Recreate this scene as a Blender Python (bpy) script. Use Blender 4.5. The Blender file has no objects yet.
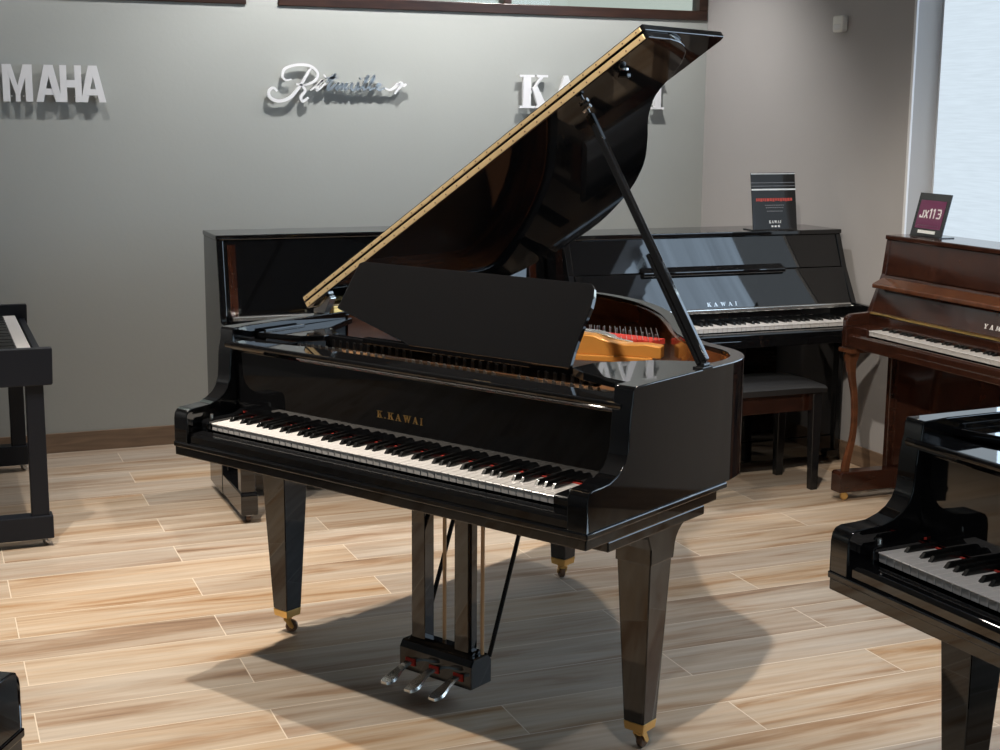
import bpy, bmesh, math, random
from mathutils import Vector, Matrix
random.seed(7)
PI = math.pi
scn = bpy.context.scene
col = scn.collection

# ------------------------------------------------------------------ materials
MAT = {}
def nodes_of(name):
    m = bpy.data.materials.new(name); m.use_nodes = True
    nt = m.node_tree; b = nt.nodes['Principled BSDF']
    return m, nt, b
def pbr(name, color, rough=.5, metal=0., ior=1.5, coat=0., bump=0., bump_scale=200., vary=0., vscale=6.):
    m, nt, b = nodes_of(name)
    b.inputs['Base Color'].default_value = (*color, 1)
    b.inputs['Roughness'].default_value = rough
    b.inputs['Metallic'].default_value = metal
    b.inputs['IOR'].default_value = ior
    b.inputs['Coat Weight'].default_value = coat
    b.inputs['Coat Roughness'].default_value = .03
    tc = nt.nodes.new('ShaderNodeTexCoord')
    if vary > 0:
        n = nt.nodes.new('ShaderNodeTexNoise'); n.inputs['Scale'].default_value = vscale; n.inputs['Detail'].default_value = 4
        nt.links.new(tc.outputs['Object'], n.inputs['Vector'])
        r = nt.nodes.new('ShaderNodeMapRange'); r.inputs[3].default_value = 1 - vary; r.inputs[4].default_value = 1 + vary
        nt.links.new(n.outputs['Fac'], r.inputs[0])
        mx = nt.nodes.new('ShaderNodeVectorMath'); mx.operation = 'SCALE'; mx.inputs[0].default_value = color
        nt.links.new(r.outputs[0], mx.inputs['Scale']); nt.links.new(mx.outputs[0], b.inputs['Base Color'])
    if bump > 0:
        n = nt.nodes.new('ShaderNodeTexNoise'); n.inputs['Scale'].default_value = bump_scale; n.inputs['Detail'].default_value = 3
        nt.links.new(tc.outputs['Object'], n.inputs['Vector'])
        bp = nt.nodes.new('ShaderNodeBump'); bp.inputs['Strength'].default_value = bump; bp.inputs['Distance'].default_value = .004
        nt.links.new(n.outputs['Fac'], bp.inputs['Height']); nt.links.new(bp.outputs[0], b.inputs['Normal'])
    MAT[name] = m; return m
def wood(name, c1, c2, rough=.2, axis=(1, 12, 12), scale=3., ior=1.5, coat=0.):
    m, nt, b = nodes_of(name)
    tc = nt.nodes.new('ShaderNodeTexCoord'); mp = nt.nodes.new('ShaderNodeMapping'); mp.inputs['Scale'].default_value = axis
    nt.links.new(tc.outputs['Object'], mp.inputs[0])
    n = nt.nodes.new('ShaderNodeTexNoise'); n.inputs['Scale'].default_value = scale; n.inputs['Detail'].default_value = 7; n.inputs['Distortion'].default_value = .8
    nt.links.new(mp.outputs[0], n.inputs['Vector'])
    cr = nt.nodes.new('ShaderNodeValToRGB'); cr.color_ramp.elements[0].color = (*c1, 1); cr.color_ramp.elements[1].color = (*c2, 1)
    cr.color_ramp.elements[0].position = .32; cr.color_ramp.elements[1].position = .68
    nt.links.new(n.outputs['Fac'], cr.inputs[0]); nt.links.new(cr.outputs[0], b.inputs['Base Color'])
    b.inputs['Roughness'].default_value = rough; b.inputs['IOR'].default_value = ior
    b.inputs['Coat Weight'].default_value = coat; b.inputs['Coat Roughness'].default_value = .04
    MAT[name] = m; return m
def emit(name, color, strength):
    m = bpy.data.materials.new(name); m.use_nodes = True; nt = m.node_tree; nt.nodes.clear()
    e = nt.nodes.new('ShaderNodeEmission'); e.inputs[0].default_value = (*color, 1); e.inputs[1].default_value = strength
    o = nt.nodes.new('ShaderNodeOutputMaterial'); nt.links.new(e.outputs[0], o.inputs[0])
    MAT[name] = m; return m

pbr('ebony', (.0045, .0045, .005), .03, ior=1.62)
pbr('ebony_satin', (.010, .010, .011), .22, ior=1.5)
pbr('blue_black', (.006, .0075, .012), .45, ior=1.35, vary=.15)
pbr('ivory', (.62, .59, .575), .22, ior=1.5)
pbr('black_key', (.008, .008, .008), .18)
pbr('brass', (.72, .47, .17), .28, metal=1., vary=.1, vscale=40)
pbr('hinge_brass', (.66, .49, .27), .45, metal=.55, vary=.12, vscale=30)
pbr('chrome', (.72, .71, .69), .24, metal=.9)
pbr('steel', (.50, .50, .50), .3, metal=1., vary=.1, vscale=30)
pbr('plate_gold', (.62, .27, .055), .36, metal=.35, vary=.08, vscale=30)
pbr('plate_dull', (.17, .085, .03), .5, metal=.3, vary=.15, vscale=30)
pbr('bed_brown', (.10, .040, .014), .4, vary=.2, vscale=12)
pbr('red_felt', (.45, .028, .016), .9, bump=.3, bump_scale=500)
pbr('gray_felt', (.17, .17, .175), .9)
pbr('tan_wood', (.47, .30, .16), .4, vary=.12)
pbr('caster_brown', (.12, .06, .03), .35)
pbr('leather', (.016, .016, .017), .36, bump=.15, bump_scale=260)
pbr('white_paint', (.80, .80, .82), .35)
pbr('white_plastic', (.78, .77, .73), .4)
pbr('white_ink', (.75, .75, .75), .5)
pbr('red_ink', (.50, .05, .03), .5)
pbr('gray_ink', (.16, .16, .17), .5)
pbr('plum', (.13, .022, .075), .35)
pbr('acrylic_black', (.012, .012, .013), .08, ior=1.5)
pbr('wall_paint', (.385, .40, .385), .75, bump=.10, bump_scale=55, vary=.03, vscale=2.)
pbr('wall_paint_warm', (.42, .40, .395), .75, bump=.10, bump_scale=55, vary=.03, vscale=2.)
pbr('wall_pale', (.34, .34, .335), .8, vary=.03)
pbr('ceiling_paint', (.30, .30, .30), .85, vary=.02)
pbr('frame_white', (.55, .57, .60), .4)
pbr('soundboard_under', (.03, .022, .015), .6, vary=.2)
pbr('digital_panel', (.02, .03, .05), .12)
wood('mahogany', (.075, .020, .009), (.17, .05, .020), .2, (2, 2, 14), 2.5, coat=.4)
wood('strip_wood', (.022, .006, .003), (.06, .018, .008), .14, (14, 14, 2), 2., coat=.4)
wood('mahogany_dark', (.016, .006, .004), (.032, .011, .007), .10, (14, 2, 14), 2., coat=.5)
wood('walnut', (.024, .0085, .0055), (.048, .017, .010), .12, (10, 2, 10), 1.6, coat=.2)
wood('walnut_edge', (.075, .027, .013), (.125, .046, .021), .15, (10, 2, 10), 1.6, coat=.5)
wood('inner_veneer', (.09, .027, .010), (.21, .068, .022), .16, (2, 2, 12), 2.2, coat=.3)
wood('frame_wood', (.020, .008, .005), (.045, .018, .010), .35, (2, 14, 14), 2.)
wood('base_tile', (.16, .105, .07), (.26, .175, .115), .5, (1.5, 1.5, 16), 2.)

def floor_material():
    m, nt, b = nodes_of('plank_tile')
    N = nt.nodes.new; L = nt.links.new
    tc = N('ShaderNodeTexCoord'); mp = N('ShaderNodeMapping'); mp.inputs['Location'].default_value = (.23, -.16, 0)
    L(tc.outputs['Object'], mp.inputs[0])
    br = N('ShaderNodeTexBrick'); br.offset = .5; br.offset_frequency = 2; br.squash = 1
    for k, v in (('Scale', 1.), ('Mortar Size', .0016), ('Mortar Smooth', .05), ('Bias', 0.), ('Brick Width', 1.2), ('Row Height', .2)):
        br.inputs[k].default_value = v
    br.inputs['Color1'].default_value = (0, 0, 0, 1); br.inputs['Color2'].default_value = (1, 1, 1, 1); br.inputs['Mortar'].default_value = (.5, .5, .5, 1)
    L(mp.outputs[0], br.inputs['Vector'])
    sep = N('ShaderNodeSeparateColor'); L(br.outputs['Color'], sep.inputs[0])
    # per plank offset of the grain
    off = N('ShaderNodeMath'); off.operation = 'MULTIPLY'; off.inputs[1].default_value = 53.; L(sep.outputs[0], off.inputs[0])
    st = N('ShaderNodeMapping'); st.inputs['Scale'].default_value = (.55, 6.5, 1); L(tc.outputs['Object'], st.inputs[0])
    n1 = N('ShaderNodeTexNoise'); n1.noise_dimensions = '4D'; n1.inputs['Scale'].default_value = 1.7; n1.inputs['Detail'].default_value = 6; n1.inputs['Distortion'].default_value = 1.1
    n1.inputs['Roughness'].default_value = .58
    L(st.outputs[0], n1.inputs['Vector']); L(off.outputs[0], n1.inputs['W'])
    st2 = N('ShaderNodeMapping'); st2.inputs['Scale'].default_value = (1.6, 34, 1); L(tc.outputs['Object'], st2.inputs[0])
    n2 = N('ShaderNodeTexNoise'); n2.noise_dimensions = '4D'; n2.inputs['Scale'].default_value = 1.5; n2.inputs['Detail'].default_value = 4
    L(st2.outputs[0], n2.inputs['Vector']); L(off.outputs[0], n2.inputs['W'])
    cr = N('ShaderNodeValToRGB'); e = cr.color_ramp.elements
    e[0].position = .25; e[0].color = (.19, .095, .043, 1); e[1].position = .74; e[1].color = (.57, .475, .385, 1)
    for p, c in ((.38, (.345, .215, .125, 1)), (.46, (.44, .325, .228, 1)), (.58, (.50, .40, .305, 1))):
        k = e.new(p); k.color = c
    L(n1.outputs['Fac'], cr.inputs[0])
    r2 = N('ShaderNodeMapRange'); r2.inputs[1].default_value = .3; r2.inputs[2].default_value = .7; r2.inputs[3].default_value = .86; r2.inputs[4].default_value = 1.1
    L(n2.outputs['Fac'], r2.inputs[0])
    r3 = N('ShaderNodeMapRange'); r3.inputs[3].default_value = .88; r3.inputs[4].default_value = 1.06; L(sep.outputs[0], r3.inputs[0])
    mu = N('ShaderNodeMath'); mu.operation = 'MULTIPLY'; L(r2.outputs[0], mu.inputs[0]); L(r3.outputs[0], mu.inputs[1])
    sc = N('ShaderNodeVectorMath'); sc.operation = 'SCALE'; L(cr.outputs[0], sc.inputs[0]); L(mu.outputs[0], sc.inputs['Scale'])
    # grayish planks here and there
    hs = N('ShaderNodeHueSaturation'); L(sc.outputs[0], hs.inputs['Color'])
    r4 = N('ShaderNodeMapRange'); r4.inputs[3].default_value = .80; r4.inputs[4].default_value = 1.14; L(sep.outputs[0], r4.inputs[0]); L(r4.outputs[0], hs.inputs['Saturation'])
    mix = N('ShaderNodeMix'); mix.data_type = 'RGBA'; L(br.outputs['Fac'], mix.inputs[0]); L(hs.outputs[0], mix.inputs[6]); mix.inputs[7].default_value = (.68, .58, .47, 1)
    L(mix.outputs[2], b.inputs['Base Color'])
    b.inputs['Roughness'].default_value = .42
    bp = N('ShaderNodeBump'); bp.inputs['Strength'].default_value = .25; bp.inputs['Distance'].default_value = .002; bp.invert = True
    L(br.outputs['Fac'], bp.inputs['Height']); L(bp.outputs[0], b.inputs['Normal'])
    MAT['plank_tile'] = m
floor_material()
def glass_material():
    m = bpy.data.materials.new('pane_glass'); m.use_nodes = True; nt = m.node_tree; nt.nodes.clear()
    t = nt.nodes.new('ShaderNodeBsdfTransparent'); t.inputs[0].default_value = (.93, .96, .94, 1)
    g = nt.nodes.new('ShaderNodeBsdfGlossy'); g.inputs['Roughness'].default_value = .02
    f = nt.nodes.new('ShaderNodeFresnel'); f.inputs[0].default_value = 1.5
    mx = nt.nodes.new('ShaderNodeMixShader'); o = nt.nodes.new('ShaderNodeOutputMaterial')
    nt.links.new(f.outputs[0], mx.inputs[0]); nt.links.new(t.outputs[0], mx.inputs[1]); nt.links.new(g.outputs[0], mx.inputs[2]); nt.links.new(mx.outputs[0], o.inputs[0])
    MAT['pane_glass'] = m
glass_material()
def blind_material():
    # woven roller blind with daylight behind it
    m = bpy.data.materials.new('backlit_blind'); m.use_nodes = True; nt = m.node_tree; nt.nodes.clear()
    tc = nt.nodes.new('ShaderNodeTexCoord'); mp = nt.nodes.new('ShaderNodeMapping'); mp.inputs['Scale'].default_value = (1, 3, 60)
    n = nt.nodes.new('ShaderNodeTexNoise'); n.inputs['Scale'].default_value = 2.5; n.inputs['Detail'].default_value = 3
    nt.links.new(tc.outputs['Object'], mp.inputs[0]); nt.links.new(mp.outputs[0], n.inputs['Vector'])
    r = nt.nodes.new('ShaderNodeMapRange'); r.inputs[3].default_value = .86; r.inputs[4].default_value = 1.10; nt.links.new(n.outputs['Fac'], r.inputs[0])
    e = nt.nodes.new('ShaderNodeEmission'); e.inputs[0].default_value = (.78, .90, 1., 1)
    mu = nt.nodes.new('ShaderNodeMath'); mu.operation = 'MULTIPLY'; mu.inputs[1].default_value = BLIND; nt.links.new(r.outputs[0], mu.inputs[0]); nt.links.new(mu.outputs[0], e.inputs[1])
    o = nt.nodes.new('ShaderNodeOutputMaterial'); nt.links.new(e.outputs[0], o.inputs[0])
    MAT['backlit_blind'] = m
BLIND = .72
blind_material()
def sheer_material():
    m = bpy.data.materials.new('sheer_cloth'); m.use_nodes = True; nt = m.node_tree; nt.nodes.clear()
    tc = nt.nodes.new('ShaderNodeTexCoord'); mp = nt.nodes.new('ShaderNodeMapping'); mp.inputs['Scale'].default_value = (1, 26, .6)
    n = nt.nodes.new('ShaderNodeTexNoise'); n.inputs['Scale'].default_value = 1.2; n.inputs['Detail'].default_value = 3
    nt.links.new(tc.outputs['Object'], mp.inputs[0]); nt.links.new(mp.outputs[0], n.inputs['Vector'])
    r = nt.nodes.new('ShaderNodeMapRange'); r.inputs[1].default_value = .3; r.inputs[2].default_value = .7; r.inputs[3].default_value = 2.5; r.inputs[4].default_value = 3.6; nt.links.new(n.outputs['Fac'], r.inputs[0])
    e = nt.nodes.new('ShaderNodeEmission'); e.inputs[0].default_value = (.62, .80, 1., 1); nt.links.new(r.outputs[0], e.inputs[1])
    o = nt.nodes.new('ShaderNodeOutputMaterial'); nt.links.new(e.outputs[0], o.inputs[0])
    MAT['sheer_cloth'] = m
sheer_material()
emit('daylight', (.80, .91, 1.), 8.)
emit('daylight_shop', (.72, .86, 1.), .6)
emit('next_room', (.84, .92, .87), .52)
emit('lamp_glow', (1., .86, .66), 30.)

# ------------------------------------------------------------------ mesh helpers
def catmull(pts, n=6, closed=False):
    P = [Vector(p) for p in pts]; out = []; m = len(P)
    for i in range(m if closed else m - 1):
        if closed: a, b, c, d = P[(i - 1) % m], P[i], P[(i + 1) % m], P[(i + 2) % m]
        else: a, b, c, d = P[max(i - 1, 0)], P[i], P[i + 1], P[min(i + 2, m - 1)]
        for k in range(n):
            t = k / n
            out.append(.5 * ((2 * b) + (c - a) * t + (2 * a - 5 * b + 4 * c - d) * t * t + (3 * b - a - 3 * c + d) * t ** 3))
    if not closed: out.append(P[-1])
    return out

class MB:
    def __init__(s): s.bm = bmesh.new()
    def face(s, vs, mi=0):
        try:
            f = s.bm.faces.new(vs); f.material_index = mi; return f
        except ValueError: return None
    def box(s, lo, hi, mi=0, M=None):
        c = [(x, y, z) for x in (lo[0], hi[0]) for y in (lo[1], hi[1]) for z in (lo[2], hi[2])]
        v = [s.bm.verts.new(M @ Vector(p) if M else p) for p in c]
        for q in ((0, 1, 3, 2), (4, 6, 7, 5), (0, 4, 5, 1), (2, 3, 7, 6), (0, 2, 6, 4), (1, 5, 7, 3)): s.face([v[i] for i in q], mi)
        return s
    def cbox(s, c, d, M=None, mi=0):
        return s.box([c[i] - d[i] / 2 for i in range(3)], [c[i] + d[i] / 2 for i in range(3)], mi, M)
    def hexa(s, p, mi=0):
        """8 points: bottom 4 ring then top 4 ring"""
        v = [s.bm.verts.new(q) for q in p]
        for q in ((3, 2, 1, 0), (4, 5, 6, 7), (0, 1, 5, 4), (1, 2, 6, 5), (2, 3, 7, 6), (3, 0, 4, 7)): s.face([v[i] for i in q], mi)
        return s
    def taper(s, c0, d0, c1, d1):
        def ring(c, d): return [(c[0] - d[0] / 2, c[1] - d[1] / 2, c[2]), (c[0] + d[0] / 2, c[1] - d[1] / 2, c[2]), (c[0] + d[0] / 2, c[1] + d[1] / 2, c[2]), (c[0] - d[0] / 2, c[1] + d[1] / 2, c[2])]
        return s.hexa(ring(c0, d0) + ring(c1, d1))
    def prism(s, poly, axis, a, b, mi=0, M=None):
        """poly of 2-D points, extruded along axis ('x': (y,z), 'y': (x,z), 'z': (x,y))"""
        def P(q, t):
            v = {'x': (t, q[0], q[1]), 'y': (q[0], t, q[1]), 'z': (q[0], q[1], t)}[axis]
            return M @ Vector(v) if M else Vector(v)
        A = [s.bm.verts.new(P(q, a)) for q in poly]; B = [s.bm.verts.new(P(q, b)) for q in poly]
        n = len(poly)
        s.face(A, mi); s.face(list(reversed(B)), mi)
        for i in range(n): s.face([A[i], B[i], B[(i + 1) % n], A[(i + 1) % n]], mi)
        return s
    def loft(s, rings, cap=True, closed=True, mi=0):
        R = [[s.bm.verts.new(p) for p in r] for r in rings]; n = len(R[0])
        for i in range(len(R) - 1):
            for k in range(n if closed else n - 1):
                s.face([R[i][k], R[i][(k + 1) % n], R[i + 1][(k + 1) % n], R[i + 1][k]], mi)
        if cap: s.face(list(reversed(R[0])), mi); s.face(R[-1], mi)
        return s
    def tube(s, path, r, n=8, sx=1., mi=0):
        path = [Vector(p) for p in path]; rings = []
        for i, p in enumerate(path):
            t = (path[min(i + 1, len(path) - 1)] - path[max(i - 1, 0)]).normalized()
            up = Vector((0, 0, 1)) if abs(t.z) < .9 else Vector((0, 1, 0))
            u = t.cross(up).normalized(); w = u.cross(t)
            rr = r[i] if isinstance(r, (list, tuple)) else r
            rings.append([p + (u * math.cos(2 * PI * k / n) * sx + w * math.sin(2 * PI * k / n)) * rr for k in range(n)])
        return s.loft(rings, mi=mi)
    def rod(s, a, b, r, n=10): return s.tube([a, b], r, n)
    def lathe(s, prof, c=(0, 0, 0), n=20, axis='z', mi=0):
        def P(r, h, k):
            a = 2 * PI * k / n; q = (r * math.cos(a), r * math.sin(a))
            v = {'z': (q[0], q[1], h), 'x': (h, q[0], q[1]), 'y': (q[0], h, q[1])}[axis]
            return Vector(v) + Vector(c)
        return s.loft([[P(r, h, k) for k in range(n)] for r, h in prof], mi=mi)
    def build(s, name, mat, parent=None, bevel=0., smooth=None, seg=2):
        bmesh.ops.recalc_face_normals(s.bm, faces=s.bm.faces)
        me = bpy.data.meshes.new(name); s.bm.to_mesh(me); s.bm.free()
        for m in (mat if isinstance(mat, (list, tuple)) else [mat]): me.materials.append(MAT[m])
        o = bpy.data.objects.new(name, me); col.objects.link(o)
        if parent is not None: o.parent = parent
        if smooth is not None:
            me.shade_smooth(); me.set_sharp_from_angle(angle=math.radians(smooth))
        if bevel > 0:
            b = o.modifiers.new('bevel', 'BEVEL'); b.width = bevel; b.segments = seg; b.limit_method = 'ANGLE'; b.angle_limit = math.radians(38)
        return o

def thing(name, label, cat, loc=(0, 0, 0), rz=0., group=None):
    o = bpy.data.objects.new(name, None); o.empty_display_size = .1; col.objects.link(o)
    o.location = loc; o.rotation_euler = (0, 0, rz); o['label'] = label; o['category'] = cat
    if group: o['group'] = group
    return o
def struct(o):
    o['kind'] = 'structure'; return o
def mesh_copy(o, parent, loc=(0, 0, 0)):
    c = o.copy(); col.objects.link(c); c.parent = parent; c.location = loc; return c

# ------------------------------------------------------------------ lettering: strokes and slabs
SL = [0]
def slab(mb, poly, M, t):
    SL[0] = (SL[0] + 1) % 7
    mb.prism(poly, 'z', 0, t * (1 + .02 * SL[0]), M=M)
def stroke(mb, a, b, w, M, t):
    a = Vector(a); b = Vector(b); d = (b - a).normalized(); n = Vector((-d.y, d.x)) * w / 2
    slab(mb, [a - n, b - n, b + n, a + n], M, t)
SANS = {
    'M': [[(0, 0), (.24, 0), (.24, 1), (0, 1)], [(.76, 0), (1, 0), (1, 1), (.76, 1)], [(.1, 1), (.30, 1), (.58, .2), (.42, .2)], [(.9, 1), (.70, 1), (.42, .2), (.58, .2)], [(.42, 0), (.58, 0), (.58, .25), (.42, .25)]],
    'A': [[(0, 0), (.27, 0), (.60, 1), (.33, 1)], [(1, 0), (.73, 0), (.40, 1), (.67, 1)], [(.2, .19), (.8, .19), (.74, .36), (.26, .36)]],
    'H': [[(0, 0), (.31, 0), (.31, 1), (0, 1)], [(.69, 0), (1, 0), (1, 1), (.69, 1)], [(.3, .40), (.7, .40), (.7, .60), (.3, .60)]],
    'Y': [[(.35, 0), (.65, 0), (.65, .45), (.35, .45)], [(0, 1), (.3, 1), (.65, .40), (.37, .38)], [(1, 1), (.7, 1), (.35, .40), (.63, .38)]],
}
SERIF = {
    'K': [[(.13, 0), (.40, 0), (.40, 1), (.13, 1)], [(0, 0), (.53, 0), (.53, .07), (0, .07)], [(0, .93), (.53, .93), (.53, 1), (0, 1)],
          [(.38, .38), (.44, .50), (.86, .96), (.72, .96)], [(.44, .60), (.62, .68), (.98, .04), (.66, .04)], [(.6, .93), (1, .93), (1, 1), (.6, 1)], [(.56, 0), (1.08, 0), (1.08, .07), (.56, .07)]],
    'A': [[(.08, .04), (.17, .04), (.52, 1), (.42, 1)], [(.92, .04), (.63, .04), (.36, .88), (.54, 1)], [(.2, .28), (.75, .28), (.75, .35), (.2, .35)], [(0, 0), (.32, 0), (.32, .07), (0, .07)], [(.54, 0), (1.03, 0), (1.03, .07), (.54, .07)]],
    'W': [[(.06, .96), (.28, .96), (.42, .06), (.30, 0)], [(.30, 0), (.37, 0), (.56, .9), (.48, .96)], [(.44, .96), (.62, .96), (.76, .06), (.66, 0)], [(.66, 0), (.73, 0), (.96, .96), (.86, .96)], [(0, .93), (.38, .93), (.38, 1), (0, 1)], [(.4, .93), (.68, .93), (.68, 1), (.4, 1)], [(.78, .93), (1.04, .93), (1.04, 1), (.78, 1)]],
    'I': [[(.25, 0), (.75, 0), (.75, 1), (.25, 1)], [(0, 0), (1, 0), (1, .07), (0, .07)], [(0, .93), (1, .93), (1, 1), (0, 1)]],
    '.': [[(0, 0), (1, 0), (1, .18), (0, .18)]],
    'Y': [[(.36, 0), (.64, 0), (.64, .5), (.36, .5)], [(.22, 0), (.78, 0), (.78, .07), (.22, .07)], [(.06, .96), (.32, .96), (.62, .48), (.38, .44)], [(.94, .96), (.82, .96), (.5, .46), (.62, .44)], [(0, .93), (.42, .93), (.42, 1), (0, 1)], [(.68, .93), (1, .93), (1, 1), (.68, 1)]],
    'M': [[(.08, 0), (.18, 0), (.18, 1), (.08, 1)], [(.74, 0), (.92, 0), (.92, 1), (.74, 1)], [(.1, 1), (.28, 1), (.54, .2), (.46, .08)], [(.9, 1), (.76, 1), (.46, .08), (.54, .2)], [(0, 0), (.28, 0), (.28, .07), (0, .07)], [(.64, 0), (1, 0), (1, .07), (.64, .07)]],
    'H': [[(.1, 0), (.34, 0), (.34, 1), (.1, 1)], [(.66, 0), (.9, 0), (.9, 1), (.66, 1)], [(.3, .46), (.7, .46), (.7, .54), (.3, .54)], [(0, 0), (.44, 0), (.44, .07), (0, .07)], [(.56, 0), (1, 0), (1, .07), (.56, .07)], [(0, .93), (.44, .93), (.44, 1), (0, 1)], [(.56, .93), (1, .93), (1, 1), (.56, 1)]],
}
def lay(polys, x, y, w, h): return [[Vector((x + p[0] * w, y + p[1] * h)) for p in q] for q in polys]
def word(mb, text, font, widths, gap, h, M, t):
    x = 0
    for ch, w in zip(text, widths):
        for q in lay(font[ch], x, 0, w, h): slab(mb, q, M, t)
        x += w + gap
def basis(o, ex, ey, ez):
    M = Matrix.Identity(4)
    for i, e in enumerate((ex, ey, ez)):
        for k in range(3): M[k][i] = e[k]
    for k in range(3): M[k][3] = o[k]
    return M
XZ = ((1, 0, 0), (0, 0, 1), (0, -1, 0))       # text standing up, facing -y

# ------------------------------------------------------------------ the room
YW, XR, XL, YF, ZC = 3.463, 2.962, -4.6, -6.6, 3.05
struct(MB().box((XL - .2, YF - .2, -.12), (XR + .4, YW + .3, 0)).build('floor', 'plank_tile'))
struct(MB().box((XL - .2, YF - .2, ZC), (XR + .4, YW + .3, ZC + .12)).build('ceiling', 'ceiling_paint'))
# back wall with two transom openings
TZ0, TZ1 = 2.103, 2.72
tw = [(-3.2, .458), (.612, 2.955)]
mb = MB(); mb.box((XL, YW, 0), (XR + .3, YW + .16, TZ0)); mb.box((XL, YW, TZ1), (XR + .3, YW + .16, ZC))
xs = [XL] + [v for t in tw for v in t] + [XR + .3]
for i in range(0, len(xs), 2): mb.box((xs[i], YW, TZ0), (xs[i + 1], YW + .16, TZ1))
struct(mb.build('wall_back', 'wall_paint'))
for i, (a, b) in enumerate(tw):
    f = MB(); w = .05
    f.box((a, YW - .012, TZ0), (b, YW + .07, TZ0 + w)); f.box((a, YW - .012, TZ1 - w), (b, YW + .07, TZ1))
    f.box((a, YW - .012, TZ0 + w), (a + w, YW + .07, TZ1 - w)); f.box((b - w, YW - .012, TZ0 + w), (b, YW + .07, TZ1 - w))
    n = 2
    for k in range(1, n):
        x = 1.795 if i == 1 else a + (b - a) * k / n
        f.box((x - .021, YW - .012, TZ0 + w), (x + .021, YW + .07, TZ1 - w))
    fr = struct(f.build('window_%d' % (i + 1), 'frame_wood', bevel=.004))
    MB().box((a + .02, YW + .028, TZ0 + .02), (b - .02, YW + .034, TZ1 - .02)).build('window_pane', 'pane_glass', fr)
    MB().box((a - .05, YW + .165, TZ0 - .05), (b + .05, YW + .175, TZ1 + .05)).build('lit_room_beyond', 'next_room', fr)
# right wall with the tall window opening
WY0, WY1, WZ0, WZ1 = -2.4, 1.69, .92, 2.50
mb = MB(); T = .30
mb.box((XR, WY1, 0), (XR + T, YW, ZC)); mb.box((XR, YF, 0), (XR + T, WY0, ZC)); mb.box((XR, WY0, 0), (XR + T, WY1, WZ0)); mb.box((XR, WY0, WZ1), (XR + T, WY1, ZC))
struct(mb.build('wall_right', 'wall_paint_warm'))
f = MB(); xg = XR + .13; fw = .035
YB = [WY1, .28, -1.05, WY0]; n = len(YB) - 1
f.box((xg, WY0, WZ0), (xg + .07, WY1, WZ0 + fw)); f.box((xg, WY0, WZ1 - fw), (xg + .07, WY1, WZ1))
for k, y in enumerate(YB):
    y0, y1 = (y - fw, y) if k == 0 else ((y, y + fw) if k == n else (y - fw / 2, y + fw / 2))
    f.box((xg, y0, WZ0 + fw), (xg + .07, y1, WZ1 - fw))
wf = struct(f.build('window_3', 'frame_white', bevel=.004))
MB().box((xg + .03, WY0 + .02, WZ0 + .02), (xg + .036, WY1 - .02, WZ1 - .02)).build('window_pane', 'pane_glass', wf)
MB().box((xg + .12, WY0 - .1, WZ0 - .1), (xg + .125, WY1 + .05, WZ1 + .1)).build('daylight_outside', 'daylight', wf)
for k in range(n):
    y1 = YB[k] - (.03 if k == 0 else .10); y0 = YB[k + 1] + .03
    if k == 0:
        MB().box((xg - .012, 1.15, WZ0 + .03), (xg - .010, y1, WZ1 - .01)).build('roller_blind', 'backlit_blind', wf); y1 = 1.16
    if True:                      # gathered sheer curtains on the panes nearer the street
        m = 24; r = []
        for q in range(m + 1):
            y = y0 + (y1 - y0) * q / m; dx = .012 * math.sin(q * 1.9 + k)
            r.append([(xg - .03 + dx, y, WZ0 + .02), (xg - .03 + dx, y, WZ1 - .01), (xg - .028 + dx, y, WZ1 - .01), (xg - .028 + dx, y, WZ0 + .02)])
        MB().loft(r).build('sheer_curtain', 'sheer_cloth', wf, smooth=60)
struct(MB().box((XR - .004, WY1 - .004, WZ0), (XR + .006, WY1 + .012, WZ1)).build('trim_1', 'white_paint'))
# left wall, front wall with the shop window (behind the camera)
struct(MB().box((XL - .15, YF, 0), (XL, YW + .16, ZC)).build('wall_left', 'wall_pale'))
sx0, sx1, sz0, sz1 = -3.6, 2.2, .25, 2.6
mb = MB(); mb.box((XL, YF - .15, 0), (sx0, YF, ZC)); mb.box((sx1, YF - .15, 0), (XR + T, YF, ZC)); mb.box((sx0, YF - .15, 0), (sx1, YF, sz0)); mb.box((sx0, YF - .15, sz1), (sx1, YF, ZC))
struct(mb.build('wall_front', 'wall_pale'))
f = MB()
for k in range(5):
    x = sx0 + (sx1 - sx0) * k / 4
    f.box((x - .03, YF - .1, sz0), (x + .03, YF - .04, sz1))
f.box((sx0, YF - .1, sz0), (sx1, YF - .04, sz0 + .06)); f.box((sx0, YF - .1, sz1 - .06), (sx1, YF - .04, sz1))
wf = struct(f.build('window_4', 'ebony_satin'))
MB().box((sx0 + .01, YF - .075, sz0 + .01), (sx1 - .01, YF - .07, sz1 - .01)).build('window_pane', 'pane_glass', wf)
MB().box((sx0 - .2, YF - .32, sz0 - .2), (sx1 + .2, YF - .31, sz1 + .2)).build('daylight_outside', 'daylight_shop', wf)
# skirting tiles
struct(MB().box((XL, YW - .012, 0), (XR, YW, .094)).build('baseboard_back', 'base_tile', bevel=.002))
struct(MB().box((XR - .012, YF, 0), (XR, YW - .012, .094)).build('baseboard_right', 'base_tile', bevel=.002))

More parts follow.
